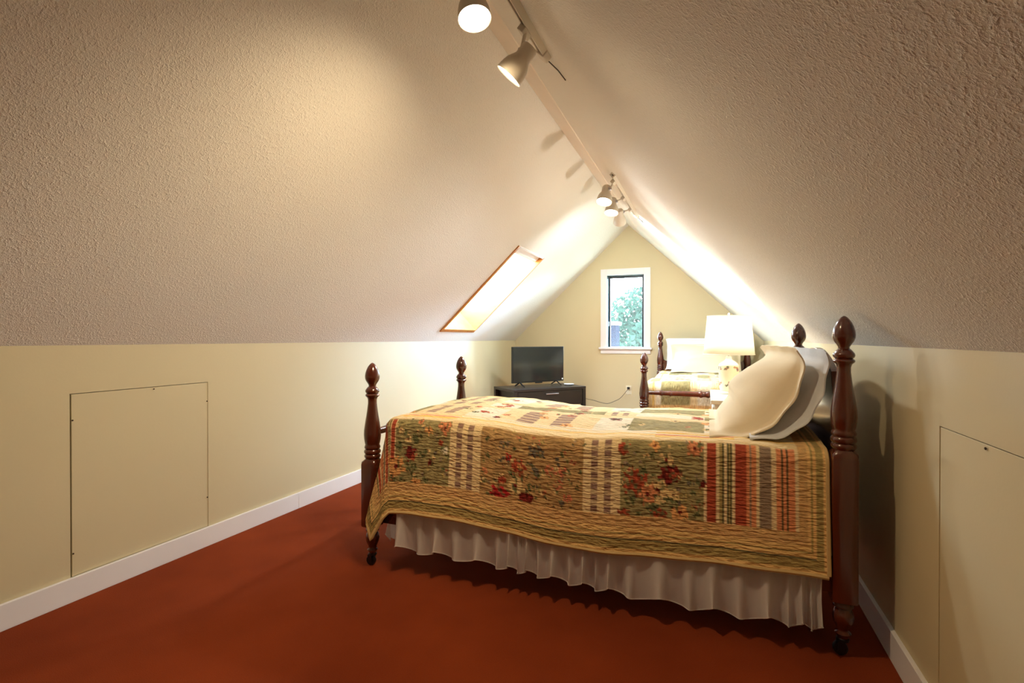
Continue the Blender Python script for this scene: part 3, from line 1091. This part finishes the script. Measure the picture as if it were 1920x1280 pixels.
def ceramic_body():
    prof = []
    for r, z in ((0.054, 0.022), (0.060, 0.03), (0.064, 0.05), (0.0655, 0.09), (0.067, 0.14), (0.068, 0.19), (0.067, 0.205), (0.060, 0.217), (0.042, 0.232), (0.026, 0.243), (0.019, 0.255), (0.017, 0.27)):
        prof.append((r, z))
    P = np.array(prof)
    zs = np.linspace(0, 1, 61)
    tt = np.linspace(0, 1, len(P))
    R = np.interp(zs, tt, P[:, 0]); Z = np.interp(zs, tt, P[:, 1])
    n = 72
    mb = MB().lathe(list(zip(R, Z)), n)
    o = mb.build('ceramic_body', MT['printed'], lamp)
    me = o.data
    at = me.color_attributes.new('pattern', 'FLOAT_COLOR', 'POINT')
    cols = []
    blobs = []
    r = random.Random(8)
    for k in range(6):
        a = k * math.pi / 3 + 0.35
        for zc in (0.075, 0.185):
            for q in range(7):
                blobs.append((a + r.uniform(-0.32, 0.32), zc + r.uniform(-0.012, 0.012), r.uniform(0.005, 0.009), r.choice([(150, 110, 90), (120, 120, 100), (190, 130, 90), (120, 95, 110)])))
    for v in me.vertices:
        c = lin(250, 236, 206)
        a = math.atan2(v.co.y, v.co.x)
        for ba, bz, br_, bc in blobs:
            dd = (a - ba + math.pi) % (2 * math.pi) - math.pi
            if (dd * 0.066) ** 2 + (v.co.z - bz) ** 2 < br_ ** 2:
                c = lin(*bc)
        cols += [*c, 1.0]
    at.data.foreach_set('color', cols)


ceramic_body()
MB().lathe([(0.006, 0.27), (0.006, 0.30), (0.015, 0.305), (0.015, 0.35)], 12).build('socket', MT['metal'], lamp)
MB().lathe([(0.014, 0.35), (0.03, 0.385), (0.034, 0.41), (0.028, 0.435), (0.008, 0.448)], 16).build('bulb', MT['bulb'], lamp)
SH0, SH1 = 0.285, 0.560
mb = MB()
mb.lathe([(0.172, SH0), (0.146, SH1)], 48, cap=False)
shade = mb.build('shade', MT['shade'], lamp)
sm = shade.modifiers.new('thickness', 'SOLIDIFY'); sm.thickness = 0.002
for z, r_ in ((SH0, 0.172), (SH1, 0.146)):
    ring = [Vector((r_ * math.cos(2 * math.pi * i / 48), r_ * math.sin(2 * math.pi * i / 48), z)) for i in range(49)]
    MB().tube(ring, 0.003, 6).build('shade_rim', MT['cream'], shade)
sp = MB()
for i in range(3):
    a = i * 2 * math.pi / 3
    sp.tube([(0, 0, SH1 - 0.012), (0.145 * math.cos(a), 0.145 * math.sin(a), SH1 - 0.004)], 0.0018, 6)
sp.build('spider', MT['metal'], shade)
MB().lathe([(0.004, SH1 - 0.012), (0.004, SH1), (0.009, SH1 + 0.008), (0.008, SH1 + 0.018), (0.003, SH1 + 0.026)], 12).build('lamp_finial', MT['metal'], lamp)
pl = bpy.data.lights.new('table_lamp_light', 'POINT')
pl.energy = TABLE_W
pl.shadow_soft_size = 0.035
pl.color = (1.0, 0.92, 0.78)
po = bpy.data.objects.new('table_lamp_light', pl)
COL.objects.link(po)
po.parent = lamp
po.location = (0, 0, 0.475)

# ------------------------------------------------------------------ television corner
TVZ = 0.55
ang = math.radians(50)
fx, fy = Vector((math.cos(ang), math.sin(ang), 0)), Vector((-math.sin(ang), math.cos(ang), 0))
SW, SD = 0.98, 0.50
c0 = Vector((-1.99, 5.24, 0)) + fx * (SW / 2) + fy * (SD / 2)
st = empty('tv_stand', c0, ang); tag(st, 'low espresso brown television stand across the far corner', 'tv stand')
MB().box(-SW / 2, SW / 2, -SD / 2, SD / 2, TVZ - 0.03, TVZ).build('table_top', MT['espresso'], st, 0.003)
MB().box(-SW / 2 + 0.045, SW / 2 - 0.045, -SD / 2 + 0.02, SD / 2 - 0.01, 0.34, TVZ - 0.03).build('cabinet_body', MT['espresso'], st, 0.002)
for sx in (-1, 1):
    for sy in (-1, 1):
        x, y = sx * (SW / 2 - 0.023), sy * (SD / 2 - 0.023)
        MB().box(x - 0.022, x + 0.022, y - 0.022, y + 0.022, 0, TVZ - 0.03).build('leg', MT['espresso'], st, 0.002)
dr = MB().box(-SW / 2 + 0.05, SW / 2 - 0.05, -SD / 2 + 0.006, -SD / 2 + 0.02, 0.35, TVZ - 0.036).build('drawer', MT['espresso'], st, 0.002)
hd = MB().tube([(-0.085, -SD / 2 - 0.018, 0.485), (0.085, -SD / 2 - 0.018, 0.485)], 0.007, 10)
hd.tube([(-0.07, -SD / 2 + 0.008, 0.485), (-0.07, -SD / 2 - 0.018, 0.485)], 0.005, 8)
hd.tube([(0.07, -SD / 2 + 0.008, 0.485), (0.07, -SD / 2 - 0.018, 0.485)], 0.005, 8)
tag(hd.build('handle', MT['metal'], dr), 'brushed metal bar handle')

ta = math.radians(54)
tv = empty('television', (-1.905, 5.83, TVZ), ta); tag(tv, 'black flat screen television on the corner stand', 'television')
TW, TH_, T0 = 0.755, 0.425, 0.045
MB().box(-TW / 2, TW / 2, -0.012, 0.018, T0, T0 + TH_).build('housing', MT['black'], tv, 0.004)
MB().box(-TW / 4, TW / 4, 0.018, 0.05, T0 + 0.03, T0 + 0.26).build('back_box', MT['black'], tv, 0.01)
m, nt, b = new_mat('dark_screen')
b.inputs['Base Color'].default_value = (*lin(18, 22, 26), 1)
b.inputs['Roughness'].default_value = 0.12
nt.links.new(ramp(nt, noise(nt, 3, 2), [(0.3, (0.10,) * 3), (0.7, (0.16,) * 3)]), b.inputs['Roughness'])
MB().box(-TW / 2 + 0.008, TW / 2 - 0.008, -0.0135, -0.012, T0 + 0.016, T0 + TH_ - 0.008).build('screen', m, tv)
MB().box(TW / 2 - 0.03, TW / 2 - 0.012, -0.0142, -0.0135, T0 + 0.018, T0 + 0.036).build('sticker', MT['trim'], tv)
MB().box(-0.05, 0.05, -0.016, 0.0, T0 - 0.012, T0).build('sensor_bar', MT['black'], tv, 0.003)
for sx in (-1, 1):
    x = sx * 0.27
    f = MB()
    f.tube([(x, 0.0, T0 + 0.01), (x, -0.03, T0 - 0.008), (x, -0.075, T0 - 0.030), (x, -0.10, 0.006)], [0.009, 0.009, 0.008, 0.006], 8)
    f.tube([(x, 0.0, T0 + 0.01), (x, 0.03, T0 - 0.008), (x, 0.075, T0 - 0.030), (x, 0.10, 0.006)], [0.009, 0.009, 0.008, 0.006], 8)
    f.build('foot', MT['black'], tv)

dp = c0 + fx * 0.385 + fy * (-0.05)
di = MB().lathe([(0.035, 0.0), (0.05, 0.003), (0.062, 0.014), (0.064, 0.017), (0.058, 0.016), (0.045, 0.010), (0.01, 0.008)], 28).build('dish', MT['trim'])
di.location = (dp.x, dp.y, TVZ)
tag(di, 'small white round dish on the television stand', 'dish')

# outlet with plug and cord
op = on_y(1179, 731, YF)
ol = empty('wall_outlet', op); tag(ol, 'ivory wall outlet below the window with a black plug', 'outlet')
MB().box(-0.036, 0.036, -0.006, 0, -0.058, 0.058).build('cover_plate', MT['outlet'], ol, 0.002)
MB().box(-0.017, 0.017, -0.0075, -0.006, -0.045, -0.012).build('socket', MT['outlet'], ol, 0.001)
MB().box(-0.017, 0.017, -0.0075, -0.006, 0.012, 0.045).build('socket', MT['outlet'], ol, 0.001)
pg = empty('power_cord', op + Vector((0, -0.0075, 0.027))); tag(pg, 'thin dark cord running from the outlet to the television stand', 'cord')
MB().box(-0.016, 0.016, -0.035, 0, -0.014, 0.014).build('plug', MT['black'], pg, 0.004)
q0 = Vector((0, -0.035, 0))
ends = [Vector((0, -0.035, 0)), Vector((-0.03, -0.06, -0.05)), Vector((-0.10, -0.07, -0.13)), Vector((-0.17, -0.08, -0.17)), Vector((-0.25, -0.10, -0.20)), Vector((-0.33, -0.12, -0.19)),
        Vector((-0.42, -0.16, -0.16)), Vector((-0.52, -0.22, -0.13)), Vector((-0.62, -0.26, -0.05))]
cv = []
for i in range(len(ends) - 1):
    for q in range(6):
        t = q / 6
        P0 = ends[max(i - 1, 0)]; P1 = ends[i]; P2 = ends[i + 1]; P3 = ends[min(i + 2, len(ends) - 1)]
        cv.append(0.5 * ((2 * P1) + (P2 - P0) * t + (2 * P0 - 5 * P1 + 4 * P2 - P3) * t * t + (3 * P1 - P0 - 3 * P2 + P3) * t ** 3))
cv.append(ends[-1])
MB().tube(cv, 0.0035, 6).build('cable', MT['cord'], pg)


# ------------------------------------------------------------------ track lights
def track(x, y0, y1, label, cord):
    s = (XR - x) / ux
    root = empty('light_track', on_right(s, y1, 0)); tag(root, label, 'light track', 'ceiling light tracks')
    inv = Matrix.Translation(root.location).inverted()
    mb = MB()
    slope_box(mb, on_right, s - 0.018, s - 0.009, y0, y1, -0.024, 0.0)
    slope_box(mb, on_right, s + 0.009, s + 0.018, y0, y1, -0.024, 0.0)
    slope_box(mb, on_right, s - 0.009, s + 0.009, y0, y1, -0.008, 0.0)
    o = mb.build('rail', MT['white'], root); o.matrix_parent_inverse = inv
    mb = MB(); slope_box(mb, on_right, s - 0.009, s + 0.009, y0, y1 - 0.002, -0.010, -0.0081)
    o = mb.build('slot', MT['gap'], root); o.matrix_parent_inverse = inv
    mb = MB(); slope_box(mb, on_right, s - 0.022, s + 0.022, y1 - 0.005, y1 + 0.05, -0.03, 0.0)
    o = mb.build('end_connector', MT['white'], root, 0.004); o.matrix_parent_inverse = inv
    if cord:
        p = [on_right(s, y1 + 0.05, -0.016), on_right(s - 0.01, y1 + 0.08, -0.012), on_right(s - 0.03, y1 + 0.13, -0.006), on_right(s - 0.045, y1 + 0.20, -0.004)]
        o = MB().tube(p, 0.0026, 6).build('cord', MT['cord'], root); o.matrix_parent_inverse = inv
    return s


def track_lamp(s, y, mouth, n, watts, label, angle=150, blend=1.0, size=1.0, aim=None, col=LAMP_COL):
    """s, y: place on the track; mouth: centre of the opening; n: aim"""
    n = Vector(n).normalized()
    base = on_right(s, y, -0.024)
    root = empty('track_spotlight', base); tag(root, label, 'spotlight', 'white track spotlights')
    inv = Matrix.Translation(base).inverted()
    mouth = Vector(mouth)
    R = n.to_track_quat('-Z', 'Y').to_matrix().to_4x4()
    T = Matrix.Translation(mouth) @ R @ Matrix.Scale(size, 4)       # local -Z is the aim, the can extends to +Z
    prof = [(0.0515, 0.004), (0.0545, 0.0), (0.0555, 0.003), (0.0545, 0.012), (0.0525, 0.03), (0.047, 0.052), (0.036, 0.072), (0.032, 0.080), (0.0315, 0.086), (0.0315, 0.122), (0.027, 0.130), (0.012, 0.134), (0.002, 0.135)]
    mb = MB().lathe(prof, 32, T, cap=False)
    inner = [(0.0515, 0.004), (0.0495, 0.03), (0.044, 0.05), (0.034, 0.068), (0.02, 0.075), (0.002, 0.076)]
    mb.lathe(inner, 32, T, cap=False)
    o = mb.build('can', MT['white'], root); o.matrix_parent_inverse = inv
    o = MB().lathe([(0.002, 0.006), (0.02, 0.0065), (0.038, 0.009), (0.0485, 0.014), (0.047, 0.03), (0.03, 0.055)], 32, T, cap=False).build('bulb', MT['bulb'], root); o.matrix_parent_inverse = inv
    back = T @ Vector((0, 0, 0.100))
    to = base - back
    side = (to - n * to.dot(n))
    if side.length < 1e-4:
        side = Vector((0, 1, 0))
    side.normalize()
    j = back + side * (0.034 * size)
    o = MB().tube([base, base + (j - base) * 0.35, j], 0.0065, 8).build('stem', MT['white'], root); o.matrix_parent_inverse = inv
    o = MB().lathe([(0.011, -0.010), (0.013, 0), (0.011, 0.010)], 14, Matrix.Translation(j)).build('swivel', MT['metal'], root); o.matrix_parent_inverse = inv
    mb = MB(); slope_box(mb, on_right, s - 0.014, s + 0.014, y - 0.03, y + 0.03, -0.046, -0.022)
    o = mb.build('adapter', MT['white'], root, 0.003); o.matrix_parent_inverse = inv
    l = bpy.data.lights.new('spot_light', 'SPOT')
    l.energy = watts
    l.color = col
    l.spot_size = math.radians(angle)
    l.spot_blend = blend
    l.shadow_soft_size = 0.04
    lo = bpy.data.objects.new('spot_light', l)
    COL.objects.link(lo)
    lo.parent = root
    lo.matrix_parent_inverse = inv
    if aim is not None:                       # beam turned off the can's axis to brighten chosen surfaces
        R = Vector(aim).normalized().to_track_quat('-Z', 'Y').to_matrix().to_4x4()
    lo.matrix_basis = Matrix.Translation(mouth + n * 0.014) @ R
    return root


s1 = track(-0.585, -0.75, 1.86, 'long white light track above the near bed with a loose cord', True)
s2 = track(-0.605, 3.50, 4.72, 'short white light track near the gable end', True)
track_lamp(s1, 1.70, (-0.65, 1.655, 2.03), (-0.67, -0.05, -0.74), W_SIDE, 'white track spotlight seen side on, aimed down at the left wall', 125, size=0.92, aim=(-0.84, 0.14, -0.52))
track_lamp(s1, 1.36, (-0.658, 1.397, 2.08), (0.20, -0.16, -0.96), W_FRONT, 'white track spotlight at the top edge with its glowing bulb facing the viewer', 160, size=0.92, aim=(-0.10, 0.18, -0.97))
track_lamp(s2, 3.62, (-0.69, 3.60, 2.08), (-0.10, -0.35, -0.93), W_FAR, 'nearest white spotlight of the far track, glowing', 172, col=FAR_COL)
track_lamp(s2, 4.07, (-0.72, 4.06, 2.11), (-0.05, -0.30, -0.95), W_FAR, 'middle white spotlight of the far track', 172, col=FAR_COL)
track_lamp(s2, 4.45, (-0.72, 4.47, 2.12), (-0.12, 0.72, -0.68), W_FAR * 1.8, 'farthest white spotlight of the far track, turned to the gable wall', 172, col=FAR_COL)

# ------------------------------------------------------------------ outdoors, through the window
MT['bounce'] = simple('bounce_ground', lin(205, 208, 190), 0.9, 0.1, 0.5, spec=0)  # unseen ground, lightened to bounce daylight up through the window
MT['leaves'] = fabric('pale_leaves', lin(42, 56, 47), 0.4, 3, 0.1, 0.01)
MT['bark'] = simple('bark', lin(40, 36, 32), 0.9, 0.2, 3, spec=0)
MT['leaves'].node_tree.nodes['Principled BSDF'].inputs['Specular IOR Level'].default_value = 0
MT['grey_post'] = simple('grey_siding', lin(22, 22, 29), 0.9, 0.05, spec=0)
gr = MB().box(-40, 40, YF + 0.4, 60, -3.0, -2.8).build('ground', MT['bounce'])
struct(gr, 'unseen pale lawn outside below the window', 'ground')


def tree(name, x, y, h, r, seed, label):
    root = empty(name, (x, y, -2.8)); tag(root, label, 'tree', 'trees outside the window')
    MB().tube([(0, 0, 0), (0.05, 0, h * 0.4), (0, 0.05, h * 0.85)], [0.16, 0.12, 0.04], 10).build('trunk', MT['bark'], root)
    rr = random.Random(seed)
    mb = MB()
    vs, fs = [], []
    for k in range(9000):
        while True:
            q = Vector((rr.uniform(-1, 1), rr.uniform(-1, 1), rr.uniform(-1, 1)))
            if q.length < 1:
                break
        c = Vector((q.x * r, q.y * r, h * 0.62 + q.z * h * 0.40))
        s = rr.uniform(0.06, 0.14)
        a = Vector((rr.gauss(0, 1), rr.gauss(0, 1), rr.gauss(0, 1))).normalized() * s
        b_ = a.cross(Vector((rr.gauss(0, 1), rr.gauss(0, 1), rr.gauss(0, 1)))).normalized() * s * 0.6
        n0 = len(vs)
        vs += [c - a, c + b_, c + a, c - b_]
        fs.append((n0, n0 + 1, n0 + 2, n0 + 3))
    o = mb.add(vs, fs).build('foliage', MT['leaves'], root)
    o['kind'] = 'stuff'
    return root


tree('leafy_tree', -4.6, 17.0, 5.6, 1.9, 1, 'hazy green tree at the left beyond the window')
tree('leafy_tree', -2.2, 21.5, 6.0, 2.1, 2, 'hazy green tree in the middle beyond the window')
tree('leafy_tree', -0.9, 15.5, 4.7, 1.6, 3, 'hazy green tree at the right beyond the window')
bx = empty('chimney', (-1.68, 9.4, -2.8)); tag(bx, 'grey boxy chimney with a white cap outside the window', 'chimney')
MB().box(-0.16, 0.135, -0.2, 0.2, 0, 4.16).build('stack', MT['grey_post'], bx)
MB().box(-0.20, 0.165, -0.24, 0.24, 4.16, 4.22).build('cap', MT['trim'], bx, 0.01)
